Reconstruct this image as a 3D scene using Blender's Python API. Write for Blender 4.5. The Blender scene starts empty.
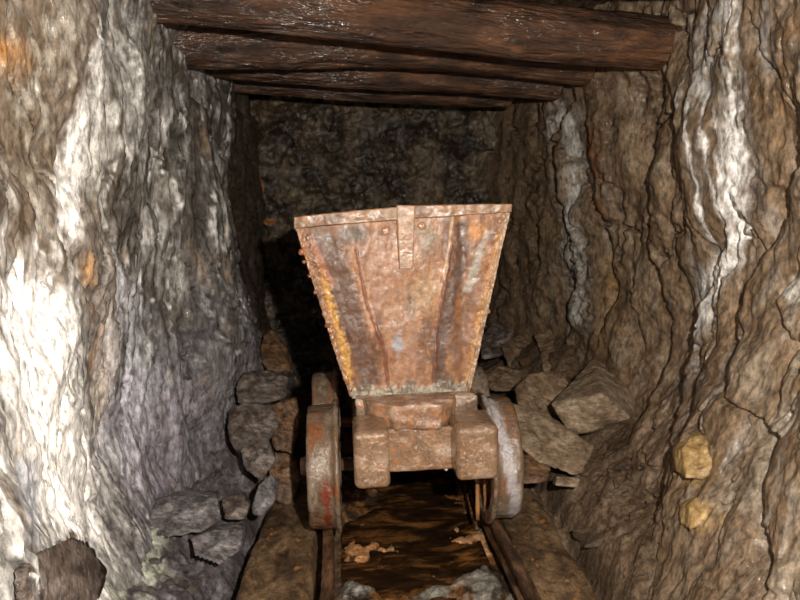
import bpy, bmesh, math, random
import numpy as np
from mathutils import Vector, Matrix
from mathutils.bvhtree import BVHTree

random.seed(7); RNG = np.random.RandomState(11)
C = bpy.context.scene.collection
SC = bpy.context.scene

# ------------------------------------------------------------------ camera
F = 750.0
YAW, PITCH, ROLL = math.radians(4.4), math.radians(7.6), math.radians(1.5)
CAM = Vector((-0.235, 0.0, 1.12))
fw = Vector((math.sin(YAW)*math.cos(PITCH), math.cos(YAW)*math.cos(PITCH), -math.sin(PITCH)))
rt = Vector((math.cos(YAW), -math.sin(YAW), 0))
up = rt.cross(fw)
rt2 = rt*math.cos(ROLL) - up*math.sin(ROLL)
up2 = up*math.cos(ROLL) + rt*math.sin(ROLL)
cd = bpy.data.cameras.new('camera'); cd.lens = 36*F/800; cd.sensor_width = 36; cd.clip_start = 0.02
cam = bpy.data.objects.new('camera', cd); C.objects.link(cam)
cam.matrix_world = Matrix(((rt2.x, up2.x, -fw.x, CAM.x), (rt2.y, up2.y, -fw.y, CAM.y), (rt2.z, up2.z, -fw.z, CAM.z), (0, 0, 0, 1)))
SC.camera = cam

def ray(px, py):
    return rt2*((px-400)/F) + up2*((300-py)/F) + fw
def W(px, py, Y):
    d = ray(px, py); t = (Y-CAM.y)/d.y
    return CAM + d*t
def WZ(px, py, Z):
    d = ray(px, py); t = (Z-CAM.z)/d.z
    return CAM + d*t

# ------------------------------------------------------------------ noise
_P = RNG.permutation(256).astype(np.int64); _P = np.concatenate([_P, _P, _P])
_G = RNG.randn(256, 3); _G /= np.linalg.norm(_G, axis=1)[:, None]
def gn(x, y, z):
    x, y, z = np.broadcast_arrays(np.asarray(x, float), np.asarray(y, float), np.asarray(z, float))
    xi = np.floor(x).astype(np.int64); yi = np.floor(y).astype(np.int64); zi = np.floor(z).astype(np.int64)
    xf, yf, zf = x-xi, y-yi, z-zi
    u, v, w = [t*t*t*(t*(t*6-15)+10) for t in (xf, yf, zf)]
    xi &= 255; yi &= 255; zi &= 255
    def g(a, b, c):
        h = _P[_P[_P[(xi+a) & 255]+((yi+b) & 255)]+((zi+c) & 255)]
        G = _G[h]
        return G[..., 0]*(xf-a)+G[..., 1]*(yf-b)+G[..., 2]*(zf-c)
    L = lambda a, b, t: a+(b-a)*t
    return 1.6*L(L(L(g(0,0,0), g(1,0,0), u), L(g(0,1,0), g(1,1,0), u), v),
             L(L(g(0,0,1), g(1,0,1), u), L(g(0,1,1), g(1,1,1), u), v), w)
def fbm(x, y, z, o=4, p=.5):
    s = 0; a = 1.0; f = 1.0
    for i in range(o):
        s = s + a*gn(x*f+17.3*i, y*f+5.1*i, z*f-9.7*i); a *= p; f *= 2.03
    return s
def sst(a, b, x):
    t = np.clip((x-a)/(b-a), 0, 1); return t*t*(3-2*t)
def mixc(c, col, m):
    m = np.clip(m, 0, 1)[..., None]
    return c*(1-m)+np.array(col, float)*m

def tps(P, V, lam=1e-4):
    P = np.array(P, float); V = np.array(V, float); n = len(P)
    r = np.linalg.norm(P[:, None]-P[None], axis=2)
    K = np.where(r > 0, r*r*np.log(r+1e-12), 0)+lam*np.eye(n)
    A = np.zeros((n+3, n+3)); A[:n, :n] = K; A[:n, n] = 1; A[:n, n+1:] = P; A[n:, :n] = A[:n, n:].T
    w = np.linalg.solve(A, np.concatenate([V, [0, 0, 0]]))
    def f(a, b):
        a, b = np.broadcast_arrays(np.asarray(a, float), np.asarray(b, float))
        out = w[n]+w[n+1]*a+w[n+2]*b
        for i in range(n):
            r2 = (a-P[i, 0])**2+(b-P[i, 1])**2
            out = out+w[i]*.5*r2*np.log(r2+1e-12)
        return out
    return f

# ------------------------------------------------------------------ mesh helpers
def link(name, me, mat, parent=None):
    o = bpy.data.objects.new(name, me); C.objects.link(o)
    if mat: me.materials.append(mat)
    if parent: o.parent = parent
    return o
def setattrs(me, col=None, wet=None):
    n = len(me.vertices)
    if col is not None:
        a = me.attributes.new('Col', 'FLOAT_COLOR', 'POINT')
        d = np.ones((n, 4)); d[:, :3] = np.clip(np.asarray(col).reshape(-1, 3), 0, 1); a.data.foreach_set('color', d.ravel())
    if wet is not None:
        a = me.attributes.new('Wet', 'FLOAT', 'POINT'); a.data.foreach_set('value', np.asarray(wet, float).ravel())
def gridmesh(name, X, Y, Z, mat, col=None, wet=None, flip=False, parent=None):
    r, c = X.shape
    co = np.stack([X, Y, Z], -1).reshape(-1, 3)
    i = np.arange(r*c).reshape(r, c)
    f = np.stack([i[:-1, :-1], i[:-1, 1:], i[1:, 1:], i[1:, :-1]], -1).reshape(-1, 4)
    if flip: f = f[:, ::-1]
    me = bpy.data.meshes.new(name)
    me.vertices.add(len(co)); me.vertices.foreach_set('co', co.ravel())
    me.loops.add(f.size); me.loops.foreach_set('vertex_index', f.ravel().astype(np.int32))
    me.polygons.add(len(f)); me.polygons.foreach_set('loop_start', np.arange(0, f.size, 4, dtype=np.int32))
    me.polygons.foreach_set('loop_total', np.full(len(f), 4, dtype=np.int32))
    me.update(calc_edges=True); me.validate()
    me.polygons.foreach_set('use_smooth', np.ones(len(f), bool))
    setattrs(me, col, wet)
    return link(name, me, mat, parent)
def coords(me):
    a = np.zeros(len(me.vertices)*3); me.vertices.foreach_get('co', a); return a.reshape(-1, 3)
def setco(me, co): me.vertices.foreach_set('co', co.ravel()); me.update()
def bm2me(bm, name, smooth=True):
    me = bpy.data.meshes.new(name); bm.normal_update(); bm.to_mesh(me); bm.free()
    if smooth: me.polygons.foreach_set('use_smooth', np.ones(len(me.polygons), bool))
    return me
def noisy(me, amp, freq, seed=0, o=4, aniso=(1, 1, 1)):
    co = coords(me); n = np.zeros(len(co)*3); me.vertices.foreach_get('normal', n); n = n.reshape(-1, 3)
    d = fbm(co[:, 0]*freq*aniso[0]+seed, co[:, 1]*freq*aniso[1]-seed, co[:, 2]*freq*aniso[2]+seed*.3, o)
    setco(me, co+n*(amp*d)[:, None]); return me

def rbox(size, r, res, loc=(0, 0, 0), name='m'):
    """rounded block, evenly gridded"""
    bm = bmesh.new(); sx, sy, sz = [s/2 for s in size]
    vs = {}
    n = [max(2, int(round(2*s/res))) for s in (sx, sy, sz)]
    def V(p):
        k = tuple(int(round(q*1e5)) for q in p)
        if k not in vs: vs[k] = bm.verts.new(p)
        return vs[k]
    S = (sx, sy, sz)
    for ax in range(3):
        a, b = (ax+1) % 3, (ax+2) % 3
        for sg in (-1, 1):
            for i in range(n[a]):
                for j in range(n[b]):
                    q = []
                    for (ii, jj) in ((i, j), (i+1, j), (i+1, j+1), (i, j+1)):
                        p = [0, 0, 0]; p[ax] = sg*S[ax]; p[a] = -S[a]+2*S[a]*ii/n[a]; p[b] = -S[b]+2*S[b]*jj/n[b]
                        q.append(V(p))
                    if sg < 0: q.reverse()
                    bm.faces.new(q)
    for v in bm.verts:
        p = v.co; core = Vector([max(-S[k]+r, min(S[k]-r, p[k])) for k in range(3)])
        d = p-core
        if d.length > 1e-9: v.co = core+d.normalized()*r
        v.co += Vector(loc)
    return bm2me(bm, name)

def lathe(profile, seg, axis_x=0, center=(0, 0, 0), close=True, name='m'):
    """profile: (x along axle, radius) closed loop, turned about the X axis"""
    bm = bmesh.new(); rings = []
    for k in range(seg):
        a = 2*math.pi*k/seg
        rings.append([bm.verts.new((center[0]+x, center[1]+r*math.cos(a), center[2]+r*math.sin(a))) for x, r in profile])
    n = len(profile)
    for k in range(seg):
        A, B = rings[k], rings[(k+1) % seg]
        for i in range(n if close else n-1):
            j = (i+1) % n
            bm.faces.new((A[i], A[j], B[j], B[i]))
    bmesh.ops.recalc_face_normals(bm, faces=bm.faces)
    return bm2me(bm, name)

def empty(name, loc=(0, 0, 0)):
    o = bpy.data.objects.new(name, None); o.empty_display_size = .05; C.objects.link(o); o.location = loc; return o
def tag(o, label, cat, group=None, kind=None):
    o['label'] = label; o['category'] = cat
    if group: o['group'] = group
    if kind: o['kind'] = kind
    return o

# ------------------------------------------------------------------ materials
def newmat(name):
    m = bpy.data.materials.new(name); m.use_nodes = True; nt = m.node_tree; nt.nodes.clear()
    out = nt.nodes.new('ShaderNodeOutputMaterial'); b = nt.nodes.new('ShaderNodeBsdfPrincipled')
    nt.links.new(b.outputs[0], out.inputs[0]); return m, nt, b
def surf(name, base=None, c2=None, c3=None, freq=8, stretch=(1, 1, 1), rough=(.35, .7), bump=.4, bfreq=60, bdist=.004, spec=.5, speck=None, coat=0, bump2=.5, var=(.55, 1.4), coatr=.18, glint=60, gd=.9):
    """base None: the colour comes from the mesh's own stain attribute. Colours break up with object-space noise."""
    m, nt, b = newmat(name); N = nt.nodes.new; L = nt.links.new
    tc = N('ShaderNodeTexCoord'); mp = N('ShaderNodeMapping'); mp.inputs['Scale'].default_value = stretch
    L(tc.outputs['Object'], mp.inputs[0])
    def noise(f, det=6, rg=.6, dist=0):
        n = N('ShaderNodeTexNoise'); n.inputs['Scale'].default_value = f; n.inputs['Detail'].default_value = det
        n.inputs['Roughness'].default_value = rg; n.inputs['Distortion'].default_value = dist
        L(mp.outputs[0], n.inputs['Vector']); return n
    n1 = noise(freq, 8, .65, .6); n2 = noise(freq*3.7, 6, .7); n3 = noise(bfreq, 8, .75); n4 = noise(bfreq*.23, 5, .6, .4)
    if base is None:
        at = N('ShaderNodeAttribute'); at.attribute_name = 'Col'; col = at.outputs['Color']
    else:
        r = N('ShaderNodeValToRGB'); L(n1.outputs['Fac'], r.inputs[0])
        e = r.color_ramp.elements; e[0].position = .36; e[0].color = (*base, 1); e[1].position = .66; e[1].color = (*(c3 or c2), 1)
        x = e.new(.5); x.color = (*c2, 1); col = r.outputs[0]
    mr = N('ShaderNodeMapRange'); mr.inputs['From Min'].default_value = .36; mr.inputs['From Max'].default_value = .64
    mr.inputs['To Min'].default_value = var[0]; mr.inputs['To Max'].default_value = var[1]; L(n2.outputs['Fac'], mr.inputs['Value'])
    mx = N('ShaderNodeMix'); mx.data_type = 'RGBA'; mx.blend_type = 'MULTIPLY'; mx.inputs['Factor'].default_value = 1
    L(col, mx.inputs['A']); L(mr.outputs[0], mx.inputs['B']); cout = mx.outputs['Result']
    if speck:
        ns = noise(speck[1], 3, .6); rs = N('ShaderNodeMapRange'); rs.inputs['From Min'].default_value = speck[2]; rs.inputs['From Max'].default_value = speck[2]+.06
        L(ns.outputs['Fac'], rs.inputs['Value']); ms = N('ShaderNodeMix'); ms.data_type = 'RGBA'
        L(rs.outputs[0], ms.inputs['Factor']); L(cout, ms.inputs['A']); ms.inputs['B'].default_value = (*speck[0], 1); cout = ms.outputs['Result']
    L(cout, b.inputs['Base Color'])
    rr = N('ShaderNodeMapRange'); rr.inputs['From Min'].default_value = .35; rr.inputs['From Max'].default_value = .65
    rr.inputs['To Min'].default_value = rough[0]; rr.inputs['To Max'].default_value = rough[1]; L(n4.outputs['Fac'], rr.inputs['Value'])
    if base is None:
        aw = N('ShaderNodeAttribute'); aw.attribute_name = 'Wet'
        sb = N('ShaderNodeMath'); sb.operation = 'MULTIPLY_ADD'; L(aw.outputs['Fac'], sb.inputs[0]); sb.inputs[1].default_value = -.35
        L(rr.outputs[0], sb.inputs[2]); sb.use_clamp = True; cl = N('ShaderNodeMath'); cl.operation = 'MAXIMUM'; cl.inputs[1].default_value = .14
        L(sb.outputs[0], cl.inputs[0]); L(cl.outputs[0], b.inputs['Roughness'])
        # water film where it is wet
        fm = N('ShaderNodeMapRange'); fm.inputs['From Min'].default_value = .47; fm.inputs['From Max'].default_value = .56; L(n2.outputs['Fac'], fm.inputs['Value'])
        cw = N('ShaderNodeMath'); cw.operation = 'MULTIPLY'; L(fm.outputs[0], cw.inputs[0]); L(aw.outputs['Fac'], cw.inputs[1]); cw.use_clamp = True
        L(cw.outputs[0], b.inputs['Coat Weight'])
    else: L(rr.outputs[0], b.inputs['Roughness'])
    b.inputs['Specular IOR Level'].default_value = spec
    if base is not None and coat:
        cm = N('ShaderNodeMapRange'); cm.inputs['From Min'].default_value = .46; cm.inputs['From Max'].default_value = .6; cm.inputs['To Max'].default_value = coat
        nk = noise(5.5, 3, .6); L(nk.outputs['Fac'], cm.inputs['Value']); L(cm.outputs[0], b.inputs['Coat Weight'])
    else: b.inputs['Coat Weight'].default_value = coat
    b.inputs['Coat Weight'].default_value = coat; b.inputs['Coat Roughness'].default_value = coatr; b.inputs['Coat IOR'].default_value = 1.5
    B1 = N('ShaderNodeBump'); B1.inputs['Strength'].default_value = bump; B1.inputs['Distance'].default_value = bdist*3; L(n4.outputs['Fac'], B1.inputs['Height'])
    B2 = N('ShaderNodeBump'); B2.inputs['Strength'].default_value = bump2; B2.inputs['Distance'].default_value = bdist; L(n3.outputs['Fac'], B2.inputs['Height'])
    L(B1.outputs[0], B2.inputs['Normal']); L(B2.outputs[0], b.inputs['Normal'])
    if coat or base is None:      # the water film has its own smoother ripple, which glints
        nc = noise(glint, 2.5, .55); B3 = N('ShaderNodeBump'); B3.inputs['Strength'].default_value = 1; B3.inputs['Distance'].default_value = gd/glint
        L(nc.outputs['Fac'], B3.inputs['Height']); L(B1.outputs[0], B3.inputs['Normal']); L(B3.outputs[0], b.inputs['Coat Normal'])
    return m

M_WALL = surf('rock_wall', freq=16, stretch=(1, 1, .5), bump=.4, bfreq=100, bdist=.0045, bump2=.75, rough=(.42, .8), var=(.42, 1.65), spec=.4)
M_DARK = surf('rock_back', freq=7, glint=30, gd=1.3, coatr=.15, bump=.45, bfreq=45, bdist=.012, bump2=.7, rough=(.2, .5), var=(.4, 1.6), spec=.6)
M_FLOOR = surf('mud_floor', freq=16, bump=.9, bfreq=90, bdist=.006, bump2=.9, rough=(.45, .85), var=(.45, 1.5), spec=.4)
M_RUST = surf('rusty_iron_plate', freq=13, gd=.4, bump=.2, bfreq=120, bdist=.0015, bump2=.45, rough=(.3, .6), var=(.72, 1.28), spec=.5)

# ------------------------------------------------------------------ wall builder
def hit(base, px, py, y0=.9, y1=4.9):
    d = ray(px, py); Ys = np.linspace(y0, y1, 1600); t = (Ys-CAM.y)/d.y
    X = CAM.x+d.x*t; Z = CAM.z+d.z*t; g = X-base(Ys, Z)
    s = np.where(np.sign(g[:-1]) != np.sign(g[1:]))[0]
    i = s[0] if len(s) else len(Ys)-2
    return Ys[i], Z[i], X[i]
def line(base, pts):
    """pixel polyline [(px,py,width_px,...)] -> (Z sorted, Y, wY) on the wall"""
    r = []
    for p in pts:
        Y, Z, X = hit(base, p[0], p[1]); w = p[2] if len(p) > 2 else 5
        r.append((Z, Y, w*Y*Y/(F*max(.5, abs(X-CAM.x)))))
    r.sort(); return np.array(r)
def lmask(L, Y, Z, warp=0, hard=1.0):
    yc = np.interp(Z, L[:, 0], L[:, 1]); w = np.interp(Z, L[:, 0], L[:, 2])
    end = sst(L[0, 0]-.05, L[0, 0]+.02, Z)*(1-sst(L[-1, 0]-.02, L[-1, 0]+.05, Z))
    s = (Y+warp-yc)/w
    return np.exp(-np.abs(s)**(2*hard))*end
def crack(L, Y, Z, A, w, warp=0):
    yc = np.interp(Z, L[:, 0], L[:, 1])
    end = sst(L[0, 0]-.1, L[0, 0]+.05, Z)*(1-sst(L[-1, 0]-.05, L[-1, 0]+.1, Z))
    s = Y+warp-yc
    return np.where(s > 0, A*np.exp(-s/w), A*np.exp(np.minimum(s, 0)/.006))*end
def blob(base, px, py, rx, ry, Y, Z, warp=0):
    y, z, x = hit(base, px, py); wy = rx*y*y/(F*max(.5, abs(x-CAM.x))); wz = ry*y/F
    return np.exp(-(((Y-y)/wy)**2+((Z-z)/wz)**2)*(1+warp))
def wgrid(nfar, nrow, z0=-.35, z1=2.15, ymax=5.0):
    q = np.linspace(1/ymax, 1/1.15, nfar); Yf = 1/q
    Yn = np.linspace(1.12, -.9, 26); Ys = np.concatenate([Yf, Yn])
    Zs = np.linspace(z0, z1, nrow)
    return np.meshgrid(Ys, Zs)

def saw(t, sharp=.06):
    f = t-np.floor(t)
    return np.where(f < 1-sharp, f/(1-sharp), (1-f)/sharp)

# ---- left wall
LP = [(255,150,4.55),(258,230,4.5),(233,70,3.9),(234,150,3.9),(236,230,3.75),(250,300,3.55),(262,360,3.35),
      (190,60,2.95),(205,140,3.1),(145,0,2.45),(100,100,2.2),(150,200,2.55),(0,100,1.75),(0,0,1.75),(215,300,3.0),(225,400,3.0),(200,430,2.85),(150,460,2.5),
      (100,400,2.2),(0,300,1.6),(50,250,1.85),(0,500,1.4),(60,480,1.75),(100,560,1.85),(120,598,1.88),(0,598,1.3)]
lp = [W(*p) for p in LP]
pY = [p.y for p in lp]+[5.1, 5.1, -.9, -.9, .5, .5, 4, 2, 3.2]; pZ = [p.z for p in lp]+[2.1, -.3, 2.1, -.3, 2, -.3, -.3, 2.15, 0]; pX = [p.x for p in lp]+[-.85, -.7, -1.1, -1.0, -1.08, -.85, -.7, -.95, -.72]
baseL = tps(list(zip(pY, pZ)), pX, 2e-3)
Y, Z = wgrid(400, 560)
b = baseL(Y, Z)
wp = fbm(Y*2.2, Z*1.1, 3.3, 4)*.10
wf = fbm(Y*9, Z*3, 8.1, 3)*.02
s = Y-.10*(1.2-Z)*1.0+wp
near = 1-sst(1.9, 2.35, Y+wp)
h = -.045*fbm(Y*2.5, Z*1.6, 1.0, 3)
sw = saw(s*7.5+.8*fbm(Y*3, Z*1.5, 5.5, 3))
h = h-(.022*(1-.75*near))*sw*(.4+.6*sst(-.4, .5, fbm(Y*4, Z*2, 9, 2)))*1.0
h = h-.005*saw(s*23+1.4*fbm(Y*6, Z*3, 2.5, 3), .15)*(1-.85*near)
h = h-.005*fbm(Y*22, Z*12, 4, 4)-.0018*fbm(Y*80, Z*60, 4, 3)*(1-.4*near)
h -= .028*near*fbm(Y*5, Z*3.5, 12, 4)
ck = [(line(baseL, [(110,0),(97,60),(94,110),(98,170),(95,215),(104,262)]), .075, .09),
      (line(baseL, [(172,26),(188,62),(192,90),(212,130),(226,165),(236,232),(262,345)]), .11, .35),
      (line(baseL, [(150,120),(156,200),(172,280),(190,360),(196,440)]), .03, .15),
      (line(baseL, [(64,150),(58,240),(100,330),(112,400),(108,470)]), .02, .08)]
for L_, A, w in ck: h -= -0-0 if False else 0
cr = sum(crack(L_, Y, Z, A, w, wf) for L_, A, w in ck)
vn = lambda f, zf, sd, a, b_: sst(a, b_, 1-2.2*np.abs(fbm(s*f+sd, Z*zf, sd, 4)))
vL1 = vn(9, 1.6, 3, .82, .97); vL2 = vn(7, 1.3, 8, .82, .97); vL3 = vn(5, 1.1, 15, .90, .99)
h = h+.018*vL3+.008*vL2
XL = b+(-h)*1.0-cr       # +X is into the tunnel
# stains, and the shade of two cracks painted into the colour
grey = np.array((.20, .19, .175)); brown = np.array((.125, .092, .064))
n1 = fbm(Y*5, Z*2.2, 21, 4); n2 = fbm(s*26, Z*2.5, 31, 4); n3 = fbm(Y*30, Z*14, 41, 4); n4 = fbm(s*60, Z*6, 51, 3)
col = np.zeros(Y.shape+(3,))+grey
col = mixc(col, (.115, .095, .075), sst(-.15, .5, n1)*.8)
col = mixc(col, (.50, .49, .47), sst(.08, .45, n2)*.8*(1-near*sst(.9,1.1,Z)))
col = mixc(col, (.045, .04, .038), sst(.08, .4, n4)*.7*(1-near*.5)); n6 = fbm(s*9+4, Z*1.3, 88, 4); col = mixc(col, (.055, .042, .032), sst(.0, .35, n6)*.6*(1-near)); n5 = fbm(s*38+9, Z*4, 77, 4); col = mixc(col, (.06, .048, .038), sst(.1, .45, n5)*.75*(1-near)); col = mixc(col, (.36, .25, .15), sst(.35, .6, -n5)*.4)
col = mixc(col, (.78, .77, .75), vL1*sst(-.2, .3, n1+.1)*(1-.9*near*sst(.8, 1.1, Z))*.9); col = mixc(col, (.03, .025, .022), np.maximum(vL2, vL3)*.8)
low = 1-sst(.35, 1.0, Z+.15*n1)
col = mixc(col, (.20, .19, .23), low*.45*(1-near))
col = mixc(col, brown*1.15, near*sst(.80, 1.1, Z+.15*n1)*.97); col = mixc(col, (.34,.31,.26), near*sst(.9,1.1,Z)*sst(.15,.6,n3*.6+n1)*.8); col = mixc(col, (.06,.042,.03), near*sst(.9,1.1,Z)*sst(.1,.5,-n1+.6*n3)*.7)

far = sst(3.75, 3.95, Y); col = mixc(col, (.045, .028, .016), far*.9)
wz = wf*1.4+.016*n3
def st(pts, c, a=1, hard=1.0, brk=0):
    global col
    m = lmask(line(baseL, pts), Y, Z, wz, hard)
    if brk: m = m*sst(-brk, brk, n2+n3*.6+.15)
    col = mixc(col, c, m*a)
wh = (.85, .84, .82)
st([(112,0,5),(101,60,5),(95,110,5),(98,170,4),(95,205,3)], (.022,.018,.014), 1, 1.5)  # shade of the deep recess, painted black along the crack
st([(160,20,2),(178,62,3),(188,90,3),(210,130,3),(226,165,3),(236,225,3)], (.04,.028,.018), .85, 1.3)  # dark crack line in front of the slab: shade painted into the colour
st([(80,60,4),(76,150,7),(70,210,12),(52,260,16),(42,330,36),(40,400,48),(58,440,52),(80,500,46),(100,560,40),(112,600,26)], wh, 1, 1.6, .6)
st([(30,290,20),(38,360,30),(45,420,36),(66,470,34),(96,540,24)], (.93,.92,.9), 1, 1.5)
st([(90,0,3),(80,50,3),(75,120,4),(71,180,5),(66,240,7)], wh, .95, 1.5, .8)
st([(10,160,8),(18,200,6)], (.5,.48,.44), .7, 1, .4)
st([(8,230,7),(4,300,12),(2,400,10)], wh, .8, 1, .6)
st([(88,30,5),(100,100,4),(90,170,8),(88,230,6)], (.55,.54,.50), .7, 1, .5)
st([(95,255,8),(104,300,8),(108,360,10),(104,420,8)], (.62,.50,.38), .6, 1, .5)
st([(84,260,3),(90,330,4),(92,380,3)], (.50,.26,.10), .8, 1, .4)
st([(120,0,6),(118,60,14),(125,120,10)], (.5,.5,.48), .6, 1, .5)
st([(113,110,3),(122,150,4)], wh, .8, 1, .3)
st([(105,250,6),(118,290,12),(130,340,16),(138,400,16),(140,450,18)], (.55,.56,.62), .8, 1.2, .6)
st([(128,380,6),(136,430,8),(140,480,10)], (.6,.56,.66), .6, 1, .5)
st([(170,180,3),(178,240,4),(188,300,4)], (.6,.58,.55), .6, 1, .5)
st([(165,400,12),(170,440,16),(172,480,14)], (.34,.30,.38), .6, 1, .5)
st([(207,70,5),(214,120,5),(226,180,4)], (.42,.41,.39), .5, 1, .5)
col = mixc(col, (.42, .20, .06), blob(baseL, 8, 50, 14, 16, Y, Z)*.9)
col = mixc(col, (.06, .04, .025), sst(.3, .5, blob(baseL, 52, 578, 34, 26, Y, Z)+.2*n3))
col = mixc(col, (.06, .045, .03), sst(.35, .6, blob(baseL, 90, 556, 26, 10, Y, Z)+.2*n3)*.6)
col = mixc(col, (.05, .04, .035), sst(.3, .6, blob(baseL, 10, 330, 6, 60, Y, Z)+.2*n2)*.4)
col = mixc(col, (.33,.35,.40), sst(.3,.6,blob(baseL, 22, 500, 26, 40, Y, Z)+.25*n3)*.7)
wet = sst(-.2, .6, n1+n3*.4)*.8+far*.3
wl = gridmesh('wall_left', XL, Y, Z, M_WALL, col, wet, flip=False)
wl['kind'] = 'structure'

# ---- right wall
RP = [(502,110,4.5),(500,200,4.5),(505,280,4.4),(557,110,3.7),(585,90,3.35),(560,250,3.65),(575,330,3.5),(662,60,2.85),(740,50,2.2),(800,50,1.9),(650,240,2.85),
      (740,300,2.15),(800,300,1.8),(667,330,2.75),(690,240,2.5),(665,410,2.5),(645,450,2.45),(800,450,1.55),(750,450,1.75),(700,500,1.88),(800,598,1.42),(740,598,1.55)]
rp = [W(*p) for p in RP]
pY = [p.y for p in rp]+[5.1, 5.1, -.9, -.9, .5, .5, 4, 2, 3.5]; pZ = [p.z for p in rp]+[2.1, -.3, 2.1, -.3, 2, -.3, -.3, 2.15, 0]; pX = [p.x for p in rp]+[.68, .6, .95, .8, .95, .6, .72, .98, .82]
baseR = tps(list(zip(pY, pZ)), pX, 2e-3)
Y, Z = wgrid(430, 560)
b = baseR(Y, Z)
wp = fbm(Y*2.0+7, Z*1.2, 13.3, 4)*.13
wf = fbm(Y*8, Z*4, 18.1, 4)*.03
s = Y+.12*(1.0-Z)+wp
h = .045*fbm(Y*2.2+3, Z*1.5, 11.0, 3)
# flakes: near side stands proud, drops away on the far side
sw = saw(-s*4.2+.9*fbm(Y*3, Z*1.8, 15.5, 3), .04)
sw2 = saw(-s*13+1.6*fbm(Y*5, Z*3.5, 22.5, 4), .10)
h = h+.012*(sw)*(.0+1.0*sst(-.1, .6, fbm(Y*3+4, Z*2, 19, 2)))
h = h+.004*sw2*sst(-.3, .4, fbm(Y*4, Z*2.5, 29, 2))
h = h+.024*fbm(Y*7, Z*5, 14, 3)+.006*fbm(Y*24, Z*19, 14, 4)+.0015*fbm(Y*80, Z*60, 4, 3)
def lr(p): return line(baseR, p)
ck = [(lr([(660,75),(652,123),(647,187),(650,240),(660,285),(668,315),(667,345),(653,400),(630,440)]), .075, .14),
      (lr([(799,123),(783,197),(767,235),(751,267),(743,310),(740,335),(730,395),(765,435),(750,510),(757,590)]), .065, .08),
      (lr([(572,95),(553,139),(561,203),(569,251),(567,315),(560,350)]), .06, .2),
      (lr([(583,107),(588,160),(593,208),(603,260),(609,299),(600,340)]), .05, .12),
      (lr([(672,40),(667,80),(672,130),(668,180),(676,240),(680,300)]), .02, .06),
      (lr([(720,235),(705,290),(692,340),(672,420),(662,470),(645,530)]), .045, .10),
      (lr([(626,190),(622,240),(636,300),(640,350)]), .025, .08),
      (lr([(790,260),(778,300),(782,350),(770,400)]), .03, .04),
      (lr([(536,110),(530,160),(538,220),(533,280)]), .02, .15)]
cr = sum(crack(L_, Y, Z, A, w, wf) for L_, A, w in ck)
vn = lambda f, zf, sd, a, b_: sst(a, b_, 1-2.2*np.abs(fbm(s*f+sd, Z*zf, sd, 4)))
vR1 = vn(3.2, 1.1, 3, .90, .985); vR2 = vn(6, 2.0, 8, .88, .98); vR3 = vn(9, 3, 12, .9, .99)
h = h-.028*vR1-.012*vR2*sst(-.3,.3,fbm(Y*2,Z*2,55,2))
XR = b-h+cr
n1 = fbm(Y*4+5, Z*3, 61, 4); n2 = fbm(s*22, Z*3, 71, 4); n3 = fbm(Y*30, Z*20, 81, 4); n4 = fbm(Y*9, Z*7, 91, 4)
col = np.zeros(Y.shape+(3,))+np.array((.185, .125, .076))
col = mixc(col, (.095, .058, .032), sst(-.1, .5, n1)*.7)
col = mixc(col, (.25, .19, .13), sst(.1, .55, n4)*.6)
col = mixc(col, (.19, .185, .18), sst(.2, .6, n2)*.35)
col = mixc(col, (.055, .038, .026), np.maximum(vR1, vR2*.7)*.7); col = mixc(col, (.33, .29, .24), vR3*sst(0, .4, n1)*.5)
nearr = 1-sst(1.7, 2.2, Y+wp)
col = mixc(col, (.22, .19, .15), nearr*.6*sst(-.3, .3, n4))
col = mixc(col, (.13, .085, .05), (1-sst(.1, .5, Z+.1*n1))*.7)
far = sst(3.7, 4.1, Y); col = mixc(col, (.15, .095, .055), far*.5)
wz = wf*.6+.010*n3
def st(pts, c, a=1, hard=1.0, brk=0):
    global col
    m = lmask(lr(pts), Y, Z, wz, hard)
    if brk: m = m*sst(-brk, brk, n2+n3*.7+.15)
    col = mixc(col, c, m*a)
st([(730,0,10),(733,60,10),(731,110,9),(730,180,8),(732,225,9),(722,255,15),(706,285,17),(694,325,14),(684,365,8)], wh, 1, 1.6, .8)
st([(712,0,10),(708,60,16),(704,105,8)], (.55,.55,.53), .8, 1, .5)
st([(690,20,2.5),(688,80,3),(681,120,2.5)], wh, .9, 1.5, .6)
st([(700,100,1.6),(703,170,1.6),(706,240,1.4)], wh, .9, 1.5, .5)
st([(709,100,1.6),(714,170,1.6),(720,215,1.6)], wh, .9, 1.5, .5)
st([(717,100,1.8),(721,160,1.8),(723,210,1.6)], wh, .9, 1.5, .5)
st([(760,10,8),(758,60,6)], (.4,.4,.4), .5, 1, .5)
st([(553,105,3),(547,135,4)], (.6,.58,.56), .8, 1, .5)
st([(566,115,4),(568,160,4),(566,200,4),(570,260,8),(574,320,7)], (.50,.49,.46), .8, 1.2, .6)
st([(588,120,5),(590,170,6),(594,215,4)], (.26,.10,.03), .85, 1, .4)
st([(600,260,7),(606,310,8),(604,350,6)], (.30,.18,.07), .6, 1, .4)
st([(790,20,6),(775,80,6),(765,140,7)], (.24,.13,.05), .5, 1, .5)
col = mixc(col, (.5, .49, .46), sst(.35, .6, blob(baseR, 788, 290, 12, 16, Y, Z)+.25*n3)*.6)
for p in ((702,458,24,30),(700,515,16,22)): col = mixc(col, (.26,.17,.075), sst(.3,.8,blob(baseR,*p,Y,Z)+.3*n3)*.8)
wet = sst(-.3, .5, n1+n3*.5)*.8
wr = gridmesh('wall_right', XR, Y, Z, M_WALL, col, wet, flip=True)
wr['kind'] = 'structure'

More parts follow.
